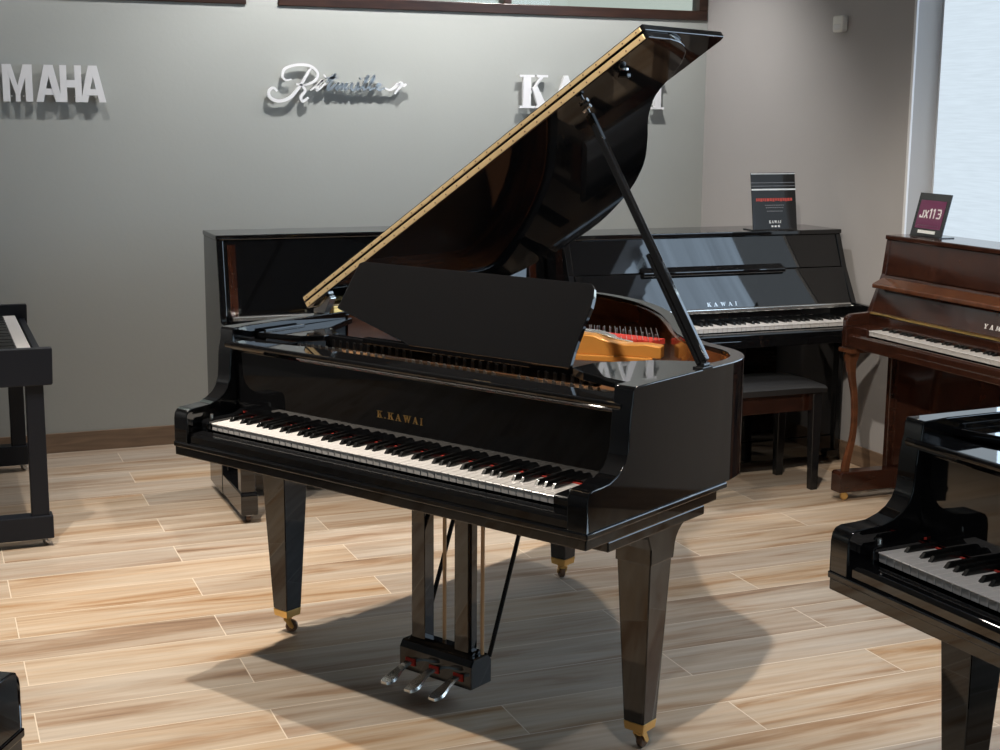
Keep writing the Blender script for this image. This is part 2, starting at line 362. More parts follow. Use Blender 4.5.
# ------------------------------------------------------------------ wall lettering
def wall_word(name, label, letters, font, z, h, mat='white_paint', depth=.018, gap=.022):
    x_mid = (letters[0][1] + letters[-1][2]) / 2
    t = thing(name, label, 'sign', (x_mid, YW, z))
    for ch, a, b in letters:
        mb = MB(); M = basis((a - x_mid, -gap, 0), *XZ)
        for q in lay(font[ch], 0, 0, b - a, h): slab(mb, q, M, depth)
        for px in ((b - a) * .3, (b - a) * .7): mb.rod((a - x_mid + px, -gap, h * .15), (a - x_mid + px, 0, h * .15), .003, 6)
        mb.build('letter', mat, t)
    return t
wall_word('wall_lettering', 'white block-letter YAMAHA sign at the left end of the back wall', [('Y', -.905, -.795), ('A', -.80, -.675), ('M', -.658, -.530), ('A', -.516, -.402), ('H', -.410, -.316), ('A', -.322, -.209)], SANS, 1.64, .165)
wall_word('wall_lettering', 'white serif-letter KAWAI sign on the back wall behind the raised piano lid', [('K', 1.853, 2.01), ('A', 2.035, 2.20), ('W', 2.20, 2.43), ('A', 2.43, 2.59), ('I', 2.612, 2.69)], SERIF, 1.633, .168)
t = thing('wall_lettering', 'cursive Ritmüller sign in script on the back wall, brighter and dimmer reflection put into letter colours', 'sign', (.9, YW, 1.65))
def rpt(u, v):           # sketch coordinates of the script to the wall
    px, py = 260 + u / 6.25, 55 + v / 6.25
    return ((px - 266) * .00507 + .543 - .9, 0, 1.622 + (108 - py) * .0050 - 1.65)
def script(strokes, mat, rad, name='letter'):
    mb = MB()
    for pts, w in strokes:
        c = catmull([rpt(*p) for p in pts], 6); n = len(c)
        L = len(c); rad_l = [rad * w * (.55 + .45 * math.sin(PI * min(1, (i + .3) / L))) for i in range(L)]
        ring = []
        for i, p in enumerate(c):
            d = (c[min(i + 1, L - 1)] - c[max(i - 1, 0)]).normalized(); nn = Vector((-d.z, 0, d.x)) * rad_l[i]
            ring.append([p + nn + Vector((0, -.036, 0)), p - nn + Vector((0, -.036, 0)), p - nn + Vector((0, -.022, 0)), p + nn + Vector((0, -.022, 0))])
        mb.loft(ring)
    m = [p for p in strokes[0][0]][len(strokes[0][0]) // 2]; q = Vector(rpt(*m)); mb.rod((q.x, -.025, q.z), (q.x, 0, q.z), .0025, 6)
    return mb.build(name, mat, t)
script([([(185, 160), (150, 165), (132, 140), (150, 98), (220, 75), (300, 80), (345, 120), (330, 165), (270, 192), (215, 188)], 1.), ([(305, 90), (275, 140), (240, 195), (180, 265), (110, 290), (58, 272), (48, 235), (75, 212), (98, 232)], 1.2), ([(240, 188), (268, 225), (242, 262), (252, 290), (288, 268)], 1.1)], 'white_paint', .0066)  # letters are all alike; white paints in the brighter reflection of some
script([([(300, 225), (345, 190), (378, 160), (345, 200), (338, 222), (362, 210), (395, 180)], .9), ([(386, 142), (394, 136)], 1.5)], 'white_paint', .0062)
script([([(400, 175), (455, 125), (415, 190), (405, 218), (430, 210), (455, 185)], .9), ([(395, 150), (468, 146)], .7)], 'steel', .0075)  # middle letters: dimmer reflection painted in by the steel material
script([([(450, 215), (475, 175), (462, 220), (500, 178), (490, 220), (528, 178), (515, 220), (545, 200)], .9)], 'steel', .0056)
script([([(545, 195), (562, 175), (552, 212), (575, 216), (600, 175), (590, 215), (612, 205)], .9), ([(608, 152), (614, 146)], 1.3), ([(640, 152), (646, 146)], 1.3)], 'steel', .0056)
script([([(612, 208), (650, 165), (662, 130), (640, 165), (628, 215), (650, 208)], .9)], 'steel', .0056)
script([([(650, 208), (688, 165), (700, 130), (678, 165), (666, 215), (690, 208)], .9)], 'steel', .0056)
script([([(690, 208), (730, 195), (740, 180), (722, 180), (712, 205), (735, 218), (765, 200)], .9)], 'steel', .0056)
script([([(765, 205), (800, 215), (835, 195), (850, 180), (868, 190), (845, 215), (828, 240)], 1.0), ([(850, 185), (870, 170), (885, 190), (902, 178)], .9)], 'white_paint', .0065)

# wall sensor on the right wall
t = thing('motion_sensor', 'small white plastic sensor box high on the right wall', 'sensor', (XR + .002, 2.225, 1.985))
t.scale = (.7, .7, .72)
sb = MB(); sb.prism([(-.052, 0), (.052, 0), (.058, .02), (.058, .105), (-.058, .105), (-.058, .02)], 'x', -.045, 0); sb.build('housing', 'white_plastic', t, bevel=.012, seg=3)
MB().prism([(-.035, .015), (.035, .015), (.035, .05), (-.035, .05)], 'x', -.049, -.040).build('lens', 'white_ink', t, bevel=.003)

# ------------------------------------------------------------------ keyboards
WK = 1.225 / 52
def black_positions():
    """centres of the 36 sharps in white-key units, for A0..C8"""
    names = 'ABCDEFG'; out = []
    for i in range(51):
        c = names[i % 7]
        if c in 'ACDFG':
            nudge = {'A': .08, 'C': -.1, 'D': .1, 'F': -.12, 'G': 0}[c]
            out.append(i + 1 + nudge * .6)
    return out
def make_keyboard(parent, zt, depth, y_back, mirror=False, fill=True, key_range=(0, 52)):
    """key fronts at local y = 0; depth = visible length"""
    kb = MB().box((-.6125, .012, zt - .055), (.6125, y_back, zt - .022)).build('keyboard', 'ebony_satin', parent)
    proto = None
    for i in range(*key_range):
        x = -.6125 + WK * (i + .5)
        if proto is None:
            mb = MB(); w = WK / 2 - .0005
            mb.box((-w, 0, -.004), (w, depth, 0)); mb.box((-w + .0003, .0025, -.021), (w - .0003, depth, -.004))
            proto = mb.build('white_key', 'ivory', kb, bevel=.0012, seg=1); proto.location = (x, 0, zt)
        else: mesh_copy(proto, kb, (x, 0, zt))
    bp = None
    for c in black_positions():
        if not key_range[0] < c < key_range[1]: continue
        x = -.6125 + WK * c
        if bp is None:
            mb = MB(); b, tq = .0062, .0046
            mb.hexa([(-b, .048, -.002), (b, .048, -.002), (b, depth, -.002), (-b, depth, -.002), (-tq, .060, .0115), (tq, .060, .0115), (tq, depth, .0125), (-tq, depth, .0125)])
            bp = mb.build('black_key', 'black_key', kb, bevel=.0015, seg=2); bp.location = (x, 0, zt)
        else: mesh_copy(bp, kb, (x, 0, zt))
    return kb

# ------------------------------------------------------------------ caster
def caster(parent, x, y, ztop, r=.02, brass='brass', wheel='brass', ang=.6, ferrule=0.):
    """swivel caster: cup, fork and wheel; returns the part"""
    mb = MB(); mb.lathe([(.020, ztop), (.020, ztop - .006), (.010, ztop - .010), (.009, r * 1.9)], (x, y, 0), 16)
    ca, sa = math.cos(ang), math.sin(ang)
    M = Matrix.Translation((x, y, 0)) @ Matrix.Rotation(ang, 4, 'Z')
    for sgn in (-1, 1): mb.prism([(-.010, r * 2.3), (.010, r * 2.3), (.022, r), (.016, r * .7), (.008, r * .9)], 'y', sgn * .013 - .002, sgn * .013 + .002, M=M)
    mb.box((-.011, -.014, r * 2.1), (.012, .014, r * 2.35), M=M)
    k = len(mb.bm.verts); W = Matrix.Translation((x + .013 * ca, y + .013 * sa, r)) @ Matrix.Rotation(ang, 4, 'Z')
    mb.lathe([(.004, -.009), (r * .85, -.009), (r, -.006), (r, .006), (r * .85, .009), (.004, .009)], (0, 0, 0), 20, 'y', mi=1)
    mb.bm.verts.ensure_lookup_table()
    for v in list(mb.bm.verts)[k:]: v.co = W @ v.co
    return mb.build('caster', [brass, wheel], parent, smooth=35)

# ------------------------------------------------------------------ grand piano
XA = -.703
RIM = [(XA, 1.20), (-.702, 1.33), (-.685, 1.40), (-.645, 1.45), (-.58, 1.49), (-.486, 1.524), (-.341, 1.540), (-.222, 1.512), (-.063, 1.43), (.103, 1.292), (.257, 1.112), (.38, .955), (.495, .838), (.60, .783), (.66, .748), (.706, .702), (.735, .64), (.745, .575)]
LID = [(-.715, 1.36), (-.695, 1.42), (-.655, 1.465), (-.592, 1.504), (-.488, 1.544), (-.341, 1.559), (-.216, 1.530), (-.053, 1.445), (.115, 1.305), (.269, 1.124), (.391, .967), (.506, .852), (.615, .798), (.668, .764), (.717, .716), (.745, .655), (.758, .585)]
ARM = [(-.059, .672), (-.059, .742), (-.0565, .756), (-.049, .766), (-.036, .7705), (0., .7715), (.03, .774), (.058, .784), (.080, .798), (.095, .815), (.103, .835), (.1055, .86), (.108, .90), (.113, .935), (.117, .948), (.119, .976), (.124, .985)]
ZR = .985
def grand_piano(name, label, loc, rz, lid_open, logo=True, keys=True, XA=XA):
    T = thing(name, label, 'piano', loc, rz)
    # rim with both arms in one continuous lofted wall
    st = []
    for y, z in ARM: st.append((Vector((XA, y)), z, .055))
    for y in (.20, .6, 1.0): st.append((Vector((XA, y)), ZR, .042))
    for p in catmull([(*p, 0) for p in RIM], 5): st.append((Vector((max(p.x, XA), p.y)), ZR, .038))
    for y in (.5, .4, .3): st.append((Vector((.745, y)), ZR, .04))
    st.append((Vector((.745, .20)), ZR, .055))
    for y, z in reversed(ARM): st.append((Vector((.745, y)), z, .055))
    rings = []; inner = []; n = len(st)
    for i, (p, z, th) in enumerate(st):
        if i < len(ARM) + 3: nn = Vector((1, 0))
        elif i >= n - len(ARM) - 4: nn = Vector((-1, 0))
        else:
            d = (st[i + 1][0] - st[i - 1][0]).normalized(); nn = Vector((d.y, -d.x))
        q = p + nn * th; zb = .672
        rings.append([(p.x, p.y, zb), (p.x, p.y, z), (q.x, q.y, z), (q.x, q.y, zb)]); inner.append((q, nn))
    MB().loft(rings).build('rim', 'ebony', T, bevel=.004, smooth=28)
    # veneer on the inside of the rim
    iv = MB(); R2 = []
    for (q, nn), (p, z, th) in zip(inner, st):
        if p.y > .33 and z == ZR:
            a = q - nn * .001; b = q + nn * .006
            R2.append([(a.x, a.y, .76), (a.x, a.y, ZR - .012), (b.x, b.y, ZR - .012), (b.x, b.y, .76)])
    iv.loft(R2).build('inner_rim', 'inner_veneer', T, smooth=35)
    # soundboard / bottom
    poly = [(-.66, .14)] + [((q - nn * .02).x, (q - nn * .02).y) for (q, nn), (p, z, th) in zip(inner, st) if p.y > .2 and z == ZR] + [(.70, .14)]
    MB().prism(poly, 'z', .70, .735).build('soundboard', 'soundboard_under', T)
    # keybed with stepped moulding along its sides
    kb = MB(); kb.box((XA + .001, -.0595, .6325), (.744, .52, .660)); kb.box((XA - .003, -.062, .6575), (.748, .565, .6725)); kb.box((-.66, .50, .64), (.70, .60, .70))
    kb.build('keybed', 'ebony', T, bevel=.003)
    for s in (-1, 1): MB().box(((.70 if s > 0 else -.66) - .05, .03, .608), ((.70 if s > 0 else -.66) + .044, .46, .6335)).build('leg_plate', 'ebony', T, bevel=.003)
    # key slip
    MB().prism([(-.052, .655), (-.052, .692), (-.046, .701), (-.014, .7045), (-.006, .702), (-.006, .655)], 'x', -.649, .689).build('key_slip', 'ebony', T, bevel=.002)
    if keys:
        make_keyboard(T, .727, .146, .30)
        MB().box((-.6125, .124, .7272), (.6125, .1295, .7298)).build('name_felt', 'red_felt', T)
        MB().box((-.649, .122, .7375), (-.6125, .1285, .7425)).build('felt_tail', 'red_felt', T)
    for s in (-1, 1):
        c = MB(); x0, x1 = (.614, .689) if s > 0 else (-.649, -.614)
        c.prism([(-.011, .662), (-.011, .728), (-.004, .735), (.10, .737), (.16, .76), (.16, .662)], 'x', x0, x1)
        c.build('key_block', 'ebony', T, bevel=.003)
        k = MB(); k.lathe([(.0055, .735), (.0055, .745), (.004, .748)], (.645 if s > 0 else -.632, .02, 0), 12); k.build('key_block_knob', 'chrome', T, smooth=40)
    # fallboard: grey felt lip, leaning face, folded lip projecting to the player
    fb = MB(); fb.prism([(.1302, .7335), (.1302, .917), (.110, .932), (.1085, .938), (.112, .943), (.118, .945), (.196, .946), (.196, .90), (.150, .7335)], 'x', -.648, .688)
    fb.prism([(.1135, .924), (.110, .932), (.1085, .938), (.112, .943), (.1165, .945), (.1165, .924)], 'x', -.676, .716)
    F = fb.build('fallboard', 'ebony', T, bevel=.0015)
    if logo:
        lb = MB(); d = Vector((0, 0, 1))
        M = basis((-.082, .1300, .798), (1, 0, 0), d, Vector((0, -d.z, d.y)))
        hh = .019; ws = [.019, .005, .021, .020, .027, .019, .008]
        word(lb, 'K.KAWAI', SERIF, ws, .0075, hh, M, .0012)
        lb.build('maker_name', 'brass', F)
    # stretcher and the front of the plate with tuning pins
    MB().box((-.649, .205, .86), (.689, .240, .936)).build('stretcher', 'ebony', T, bevel=.003)
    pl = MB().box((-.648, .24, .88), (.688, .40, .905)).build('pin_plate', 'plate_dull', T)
    pin = MB().rod((0, 0, -.006), (0, 0, .032), .0036, 8).build('tuning_pin', 'steel', pl, smooth=40); pin.location = (-.52, .262, .905)
    for k in range(1, 76):
        if k not in (25, 26, 27, 28, 29, 53, 54, 55, 56): mesh_copy(pin, pl, (-.52 + k * 1.06 / 75, .262 + (k % 2) * .012, .905))
    # desk shelf
    rl = MB(); rl.box((-.47, .318, .925), (.50, .345, .962)); rl.box((-.649, .238, .915), (-.640, .40, .968)); rl.box((.655, .238, .915), (.689, .62, .968))
    rl.build('desk_rail', 'ebony', T, bevel=.003)
    # bass and treble shelves, polished corner boards
    MB().prism([(-.648, .215), (-.50, .25), (-.455, .30), (-.455, .36), (-.56, .43), (-.655, .62), (-.66, .60)], 'z', .945, .962).build('bass_shelf', 'ebony', T, bevel=.002)
    MB().prism([(.689, .215), (.689, .60), (.64, .60), (.538, .537), (.44, .40), (.44, .30), (.5, .262)], 'z', .950, .972).build('treble_shelf', 'ebony', T, bevel=.002)
    # music desk
    if lid_open:
        d = Vector((0, .115, .205)).normalized(); M = basis((0, .305, .965), (1, 0, 0), d, Vector((0, -d.z, d.y)))
        H = .236
        pts = [(.430, 0), (.428, .05), (.431, .12), (.436, .17), (.434, .195), (.426, .222), (.412, H), (-.40, H), (-.418, H - .006), (-.437, .10), (-.441, .083), (-.16, .012), (-.12, 0)]
        dk = MB().prism([Vector(p) for p in pts], 'z', -.008, .008, M=M).build('music_desk', 'ebony', T, bevel=.003)
        MB().box((-.3, .30, .955), (.3, .325, .972)).build('desk_ledge', 'ebony', dk, bevel=.002)
    else:
        MB().box((-.44, .27, .962), (.44, .51, .982)).build('music_desk', 'ebony', T, bevel=.003)
    # cast plate seen behind the desk
    if lid_open:
        a = Vector((-.42, .62)); b = Vector((.315, .915)); d = (b - a).normalized(); nn = Vector((-d.y, d.x))
        L = (b - a).length
        pr = [(0, .90), (0, .945)] + [(L * k / 14, .945 + .012 * math.sin(k * .9)) for k in range(1, 8)] + [(L * .60, .952), (L * .68, .962), (L * .74, .960), (L * .80, .944), (L * .86, .938), (L * .94, .941), (L, .936), (L, .90)]
        Mx = basis((a.x, a.y, 0), (d.x, d.y, 0), (0, 0, 1), (nn.x, nn.y, 0))
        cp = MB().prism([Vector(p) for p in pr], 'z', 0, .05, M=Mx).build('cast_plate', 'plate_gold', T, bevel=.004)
        MB().prism(poly, 'z', .84, .85).build('plate_bed', 'bed_brown', cp)
        MB().box((0, -.014, .885), (L * .97, .0, .903), M=basis((a.x, a.y, 0), (d.x, d.y, 0), (nn.x, nn.y, 0), (0, 0, 1))).build('plate_flange', 'plate_gold', cp, bevel=.003)
        Mf = basis((a.x, a.y, 0), (d.x, d.y, 0), (nn.x, nn.y, 0), (0, 0, 1))
        ff = MB(); ff.hexa([Mf @ Vector(p) for p in [(L * .50, .11, .93), (L * .95, .052, .93), (L * .99, .10, .93), (L * .50, .15, .93), (L * .50, .11, .957), (L * .95, .052, .943), (L * .99, .10, .946), (L * .50, .15, .960)]])
        ff.build('string_felt', 'red_felt', cp)
        for k in range(34):
            u = L * (.30 + .68 * k / 33)
            MB().rod(Mf @ Vector((u, .05, .947)), Mf @ Vector((u - .05, .26, .952)), .0012, 5).build('string', 'steel', cp)
        dp = None
        for k in range(30):
            u = L * (.2 + .74 * k / 29); zt = .968 - .02 * max(0, (k - 18) / 11) ** 1.4
            mb = MB(); mb.box((-.0022, -.006, -.022), (.0022, .006, 0))
            if dp is None: dp = mb.build('damper', 'steel', cp, bevel=.001, seg=1); dp.location = Mf @ Vector((u, .16, zt)); dp.rotation_euler = (0, 0, math.atan2(d.y, d.x))
            else:
                mb.bm.free(); c = mesh_copy(dp, cp, Mf @ Vector((u, .16, zt)))
        sb = MB(); sb.prism([Vector(p) for p in [(L * .47, .946), (L * .66, .966), (L * .74, .963), (L * .81, .948), (L * .88, .941), (L * .88, .936), (L * .47, .936)]], 'z', .052, .10, M=Mx)
        sb.build('string_strip', 'chrome', cp, bevel=.003)
    # legs
    for k, (lx, ly) in enumerate(((-.6575, .32), (.6575, .32), (-.308, 1.30))):
        mb = MB(); s1, s0 = .100, .061
        ztop = .52 if k < 2 else .60
        mb.taper((lx, ly, .078), (s0, s0), (lx, ly, ztop), (s1, s1))
        lg = mb.build('leg', 'ebony', T, bevel=.003)
        # capital curving back into the leg plate
        cb = MB(); h = s1 / 2 + .003
        if k < 2:
            prof = [(ly - h, ztop - .012), (ly + h, ztop - .012), (ly + h + .004, ztop + .01)]
            for j in range(1, 8):
                a = j / 7 * PI / 2; prof.append((ly + h + .085 * (1 - math.cos(a)) + .004, ztop + .01 + (.600 - ztop - .01) * math.sin(a)))
            prof += [(ly + h + .089, .612), (ly - h - .03, .612), (ly - h - .012, .58), (ly - h, .55)]
            cb.prism(prof, 'x', lx - h, lx + h)
        else: cb.box((lx - .07, ly - .07, .59), (lx + .07, ly + .07, .705))
        cb.build('leg_bracket', 'ebony', lg, bevel=.003)
        MB().taper((lx, ly, .055), (s0 - .004, s0 - .004), (lx, ly, .0785), (s0 + .001, s0 + .001)).build('ferrule', 'brass', lg, bevel=.002)
        caster(lg, lx, ly, .056, .019, 'brass', 'caster_brown', ang=.7 + k * .9)
    # pedal lyre
    cx = .036; ly = T
    lyr = MB(); lyr.prism([(.228, .052), (.228, .118), (.240, .138), (.305, .138), (.318, .118), (.318, .052)], 'x', cx - .132, cx + .132)
    lyr.prism([(.24, .136), (.26, .150), (.29, .150), (.305, .136)], 'x', cx - .115, cx + .115)
    LY = lyr.build('lyre_box', 'ebony', T, bevel=.004)
    for x0 in (cx - .080, cx + .078): MB().box((x0 - .0245, .25, .146), (x0 + .0245, .290, .634)).build('lyre_post', 'ebony', LY, bevel=.002)
    for x0 in (cx - .012, cx + .125): MB().rod((x0, .285, .14), (x0, .285, .634), .0055, 10).build('pedal_rod', 'tan_wood', LY, smooth=40)
    for x0, x1 in ((cx - .118, cx - .135), (cx + .128, cx + .105)): MB().rod((x0, .312, .125), (x1, .56, .66), .0065, 8).build('lyre_brace', 'ebony_satin', LY, smooth=40)
    MB().box((cx - .14, .20, .615), (cx + .14, .34, .634)).build('lyre_top', 'ebony', LY, bevel=.002)
    for k in range(3):
        x0 = cx + (k - 1) * .088
        pm = MB(); rings = []
        for j, (y, z, w) in enumerate([(.235, .084, .011), (.205, .081, .011), (.180, .074, .013), (.160, .065, .018), (.142, .058, .021), (.126, .055, .020), (.116, .053, .012)]):
            rings.append([(x0 - w, y, z - .003), (x0 + w, y, z - .003), (x0 + w * .8, y, z + .004), (x0 - w * .8, y, z + .004)])
        pm.loft(rings); pm.build('pedal', 'chrome', LY, smooth=50)
        MB().box((x0 - .017, .2245, .072), (x0 + .017, .229, .092)).build('pedal_felt', 'red_felt', LY)
    # lid
    y0 = .478
    if lid_open:
        th = math.radians(32.58)
        HX = -.715; ML = Matrix.Translation((HX, 0, 1.0)) @ Matrix.Rotation(-th, 4, 'Y') @ Matrix.Translation((-HX, 0, 0))
    else: ML = Matrix.Translation((0, 0, ZR + .006))
    main = [(-.715, y0)] + [(p.x, p.y) for p in catmull([(*p, 0) for p in LID], 4)] + [(.760, y0)]
    zA, zB, zC = 0., .020, .040
    lid = MB().prism([Vector(p) for p in main], 'z', zA, zB, M=ML).build('lid', 'ebony', T, bevel=.003)
    flap = [(-.715, y0), (.760, y0), (.760, .868), (.745, .876), (-.70, .876), (-.715, .868)]
    MB().prism([Vector(p) for p in flap], 'z', zB + .0015, zC, M=ML).build('lid_flap', 'ebony', lid, bevel=.003)
    hg = MB()
    hg.box((-.708, y0 - .0025, zA + .002), (.750, y0 + .002, zB - .003), M=ML); hg.box((-.708, y0 - .0025, zB + .0045), (.750, y0 + .002, zC - .004), M=ML)
    H = hg.build('piano_hinge', 'hinge_brass', T, bevel=.0005, seg=1)
    sw = None
    for k in range(31):
        for z in (zA + .008, zB + .010):
            c = ML @ Vector((-.69 + k * .0475, y0 - .0036, z))
            if sw is None: sw = MB().rod((0, 0, 0), (0, .0014, 0), .0022, 8).build('screw', 'caster_brown', H); sw.location = c
            else: mesh_copy(sw, H, c)
    for yy in (.62, 1.15): MB().box((-.733, yy - .04, .972), (-.700, yy + .04, .998)).build('lid_hinge', 'brass', lid, bevel=.003)
    if lid_open:
        MB().prism([(-.712, .985), (-.665, .985), (-.635, 1.035), (-.642, 1.045), (-.685, 1.010), (-.712, .999)], 'y', .505, .530).build('hinge_bracket', 'chrome', lid, bevel=.002)
        top = ML @ Vector((0, 0, 0))
        s_ = 1.166; pt = Vector((HX + s_ * math.cos(th), .578, 1.0 + s_ * math.sin(th))); pb = Vector((.742, .452, .992))
        u = (pt - pb).normalized(); v = Vector((0, 1, 0)); v = (v - u * v.dot(u)).normalized(); w = u.cross(v)
        def bar(mb, a, b, wu, wv, off=0.):
            q = []
            for c in (a, b):
                for i, j in ((-1, -1), (1, -1), (1, 1), (-1, 1)): q.append(c + w * (i * wu / 2 + off) + v * (j * wv / 2))
            mb.hexa(q)
        L = (pt - pb).length
        mb = MB(); bar(mb, pb + u * .012, pt - u * .03, .021, .018); PR = mb.build('lid_prop', 'ebony', lid, bevel=.004, seg=3)
        mb = MB(); bar(mb, pb + u * .012, pb + u * .34, .012, .018, .0175); mb.build('short_prop', 'ebony', PR, bevel=.003)
        mb = MB(); mb.rod(pt - u * .034, pt - u * .004, .005, 10); mb.rod(pt - u * .010 - w * .014, pt - u * .010 + w * .014, .006, 10); mb.build('prop_peg', 'chrome', PR, smooth=40)
        mb = MB(); mb.cbox((.730, .452, .985), (.030, .05, .010)); mb.rod((.736, .437, .994), (.736, .467, .994), .006, 10); mb.build('prop_socket', 'ebony_satin', PR, bevel=.002)
        nb = ML @ Vector((.63, .53, -.004)); mb = MB(); mb.lathe([(.012, -.004), (.012, .001), (.007, .004)], nb, 14); mb.build('lid_button', 'chrome', lid, smooth=40)
        mb = MB(); nb2 = ML @ Vector((.60, .57, -.004)); mb.cbox(nb2, (.03, .02, .012)); mb.build('prop_cup', 'ebony_satin', lid, bevel=.003)
    return T

PA = math.radians(-60.682)
grand_piano('grand_piano', 'black polished grand piano with raised lid and brass-tipped legs in the middle of the floor', (0, 0, 0), PA, True)
grand_piano('grand_piano', 'black grand piano with closed lid, cut off at the right edge of the photo', (.783, -1.772, 0), math.radians(-86.3), False, XA=-.690)
grand_piano('grand_piano', 'polished black piano whose rounded arm end shows in the bottom left corner', (-1.576, -1.004, 0), math.radians(150), False, keys=False)

# ------------------------------------------------------------------ upright pianos
def upright(name, label, loc, rz, W, zt, y_top, y_mid, z_mid, y_fb, y_back, y_low, y_toe, mat, key_z=.728, lid_over=.003, leg='block', trim=None, brand=None, keys=True, arm_top=.79, ledge=None, kb_bottom=.64):
    """local frame: key fronts at y = 0, y grows to the wall, x to the player's right"""
    T = thing(name, label, 'piano', loc, rz); h = W / 2; th = .028
    arm_f = y_toe + .02
    # side panels: back posts plus key arms in one cut profile
    for s in (-1, 1):
        x0, x1 = sorted((s * h, s * (h - th)))
        pr = [(y_back, .03), (y_back, zt - .02), (y_top - .004, zt - .02), (y_mid - .004, z_mid), (y_fb - .004, arm_top), (arm_f + .03, arm_top - .004), (arm_f + .006, arm_top - .014), (arm_f, arm_top - .03), (arm_f, kb_bottom), (y_low - .02, kb_bottom - .004), (y_low - .02, .03)]
        o = MB().prism(pr, 'x', x0, x1).build('side_panel', mat, T, bevel=.004)
    # top lid
    tl = MB(); tl.box((-h - lid_over, y_top - lid_over - .006, zt - .02), (h + lid_over, y_back + .004, zt)); tl.build('top_lid', mat, T, bevel=.004)
    i = h - th - .0005
    hh = .02
    # upper panel
    up = MB(); up.hexa([(-i, y_mid, z_mid), (i, y_mid, z_mid), (i, y_mid + .02, z_mid), (-i, y_mid + .02, z_mid), (-i, y_top, zt - .0205), (i, y_top, zt - .0205), (i, y_top + .02, zt - .0205), (-i, y_top + .02, zt - .0205)])
    UP = up.build('upper_panel', mat, T, bevel=.002)
    if trim:
        for s in (-1, 1):
            f = lambda t, e: Vector((s * (i - .03 + e), y_mid + (y_top - y_mid) * t - .006, z_mid + (zt - .03 - z_mid) * t))
            a, b = f(.02, -.016), f(.02, .016); c, d = f(.97, -.016), f(.97, .016); o = Vector((0, .01, 0))
            MB().hexa([a, b, b + o, a + o, c, d, d + o, c + o]).build('panel_strip', trim, UP)
    # fallboard opened against the upper panel, with its long hinge
    zf = key_z + .062
    fb = MB(); fb.hexa([(-i, y_fb, zf), (i, y_fb, zf), (i, y_mid + .015, zf), (-i, y_mid + .015, zf), (-i, y_mid - .012, z_mid - .002), (i, y_mid - .012, z_mid - .002), (i, y_mid + .015, z_mid - .002), (-i, y_mid + .015, z_mid - .002)])
    FB = fb.build('fallboard', mat, T, bevel=.003)
    MB().box((-i + .01, y_fb - .020, zf - (.007 if mat == 'walnut' else .016)), (i - .01, y_fb + .01, zf + .002)).build('fallboard_hinge', 'brass' if mat == 'walnut' else 'chrome', FB, bevel=.003)
    MB().box((-i, y_fb - .012, key_z - .03), (i, y_fb + .12, zf - .011)).build('nameboard', 'ebony' if mat != 'walnut' else 'walnut', T, bevel=.002)
    if ledge:
        (zl0, zl1, yl0, lw, lm) = ledge
        lp = [(y_mid + .012, zl0), (yl0 - .004, zl0 - .004), (yl0 - .004, zl0 + .014), (y_mid + .012 + .03, zl1)]
        MB().prism(lp, 'x', -lw, lw).build('music_shelf', lm, T, bevel=.004)
    # key bed, slip, blocks
    MB().box((-i, arm_f + .012, kb_bottom), (i, y_low + .02, key_z - .056)).build('keybed', mat, T, bevel=.003)
    MB().prism([(arm_f + .012, key_z - .056), (arm_f + .012, key_z - .034), (arm_f + .02, key_z - .026), (-.008, key_z - .024), (-.008, key_z - .056)], 'x', -i, i).build('key_slip', mat, T, bevel=.002)
    for s in (-1, 1):
        x0, x1 = sorted((s * .614, s * i)); MB().prism([(-.006, key_z - .056), (-.006, key_z + .004), (y_fb - .013, key_z + .01), (y_fb - .013, key_z - .056)], 'x', x0, x1).build('key_block', mat, T, bevel=.003)
    if keys: make_keyboard(T, key_z, y_fb - .013, y_fb + .02)
    # lower panel, base board, toe blocks, legs, casters, pedals
    MB().box((-i, y_low, .13), (i, y_low + .02, kb_bottom - .002)).build('lower_panel', mat, T, bevel=.002)
    MB().box((-i, y_low - .004, .03), (i, y_low + .03, .126)).build('base_board', mat, T, bevel=.003)
    for s in (-1, 1):
        xo = s * (h - .036)
        if leg == 'none':
            SB = MB().box((xo - .034, y_low - .03, .026), (xo + .034, y_back - .01, .060)).build('base_rail', mat, T, bevel=.003)
            caster(SB, xo, y_low + .02, .028, .0125, 'steel', 'caster_brown', ang=1.2); caster(SB, xo, y_back - .06, .028, .0125, 'steel', 'caster_brown', ang=.4)
            continue
        tb = MB(); tb.prism([(y_toe, .036), (y_toe, .118), (y_toe + .01, .126), (y_low, .120), (y_low, .036)], 'x', xo - .034, xo + .034)
        TB = tb.build('toe_block', mat, T, bevel=.004)
        if leg == 'block':
            lgm = MB(); lgm.taper((xo, y_toe + .045, .12), (.058, .055), (xo, y_toe + .05, kb_bottom), (.066, .075)); lgm.build('leg', mat, T, bevel=.004)
        else:
            path = [(xo, y_toe + .042, .120), (xo, y_toe + .044, .15), (xo, y_toe + .053, .19), (xo, y_toe + .072, .27), (xo, y_toe + .076, .36), (xo, y_toe + .069, .45), (xo, y_toe + .052, .53), (xo, y_toe + .043, .585), (xo, y_toe + .043, .61), (xo, y_toe + .05, .645)]
            rad = [.019, .020, .018, .0155, .015, .016, .019, .025, .032, .036]
            c = catmull(path, 4); rr = []
            for k in range(len(rad) - 1): rr += [rad[k] + (rad[k + 1] - rad[k]) * j / 4 for j in range(4)]
            rr.append(rad[-1]); lgm = MB()
            rings = []
            for q, r in zip(c, rr): rings.append([(q.x - r * .7, q.y - r * .55, q.z), (q.x, q.y - r * .8, q.z), (q.x + r * .7, q.y - r * .55, q.z), (q.x + r * .75, q.y + r * .7, q.z), (q.x - r * .75, q.y + r * .7, q.z)])
            lgm.loft(rings); lgm.box((xo - .043, y_toe + .012, .636), (xo + .043, y_toe + .105, .652)); LG = lgm.build('leg', 'walnut_edge', T, smooth=50)
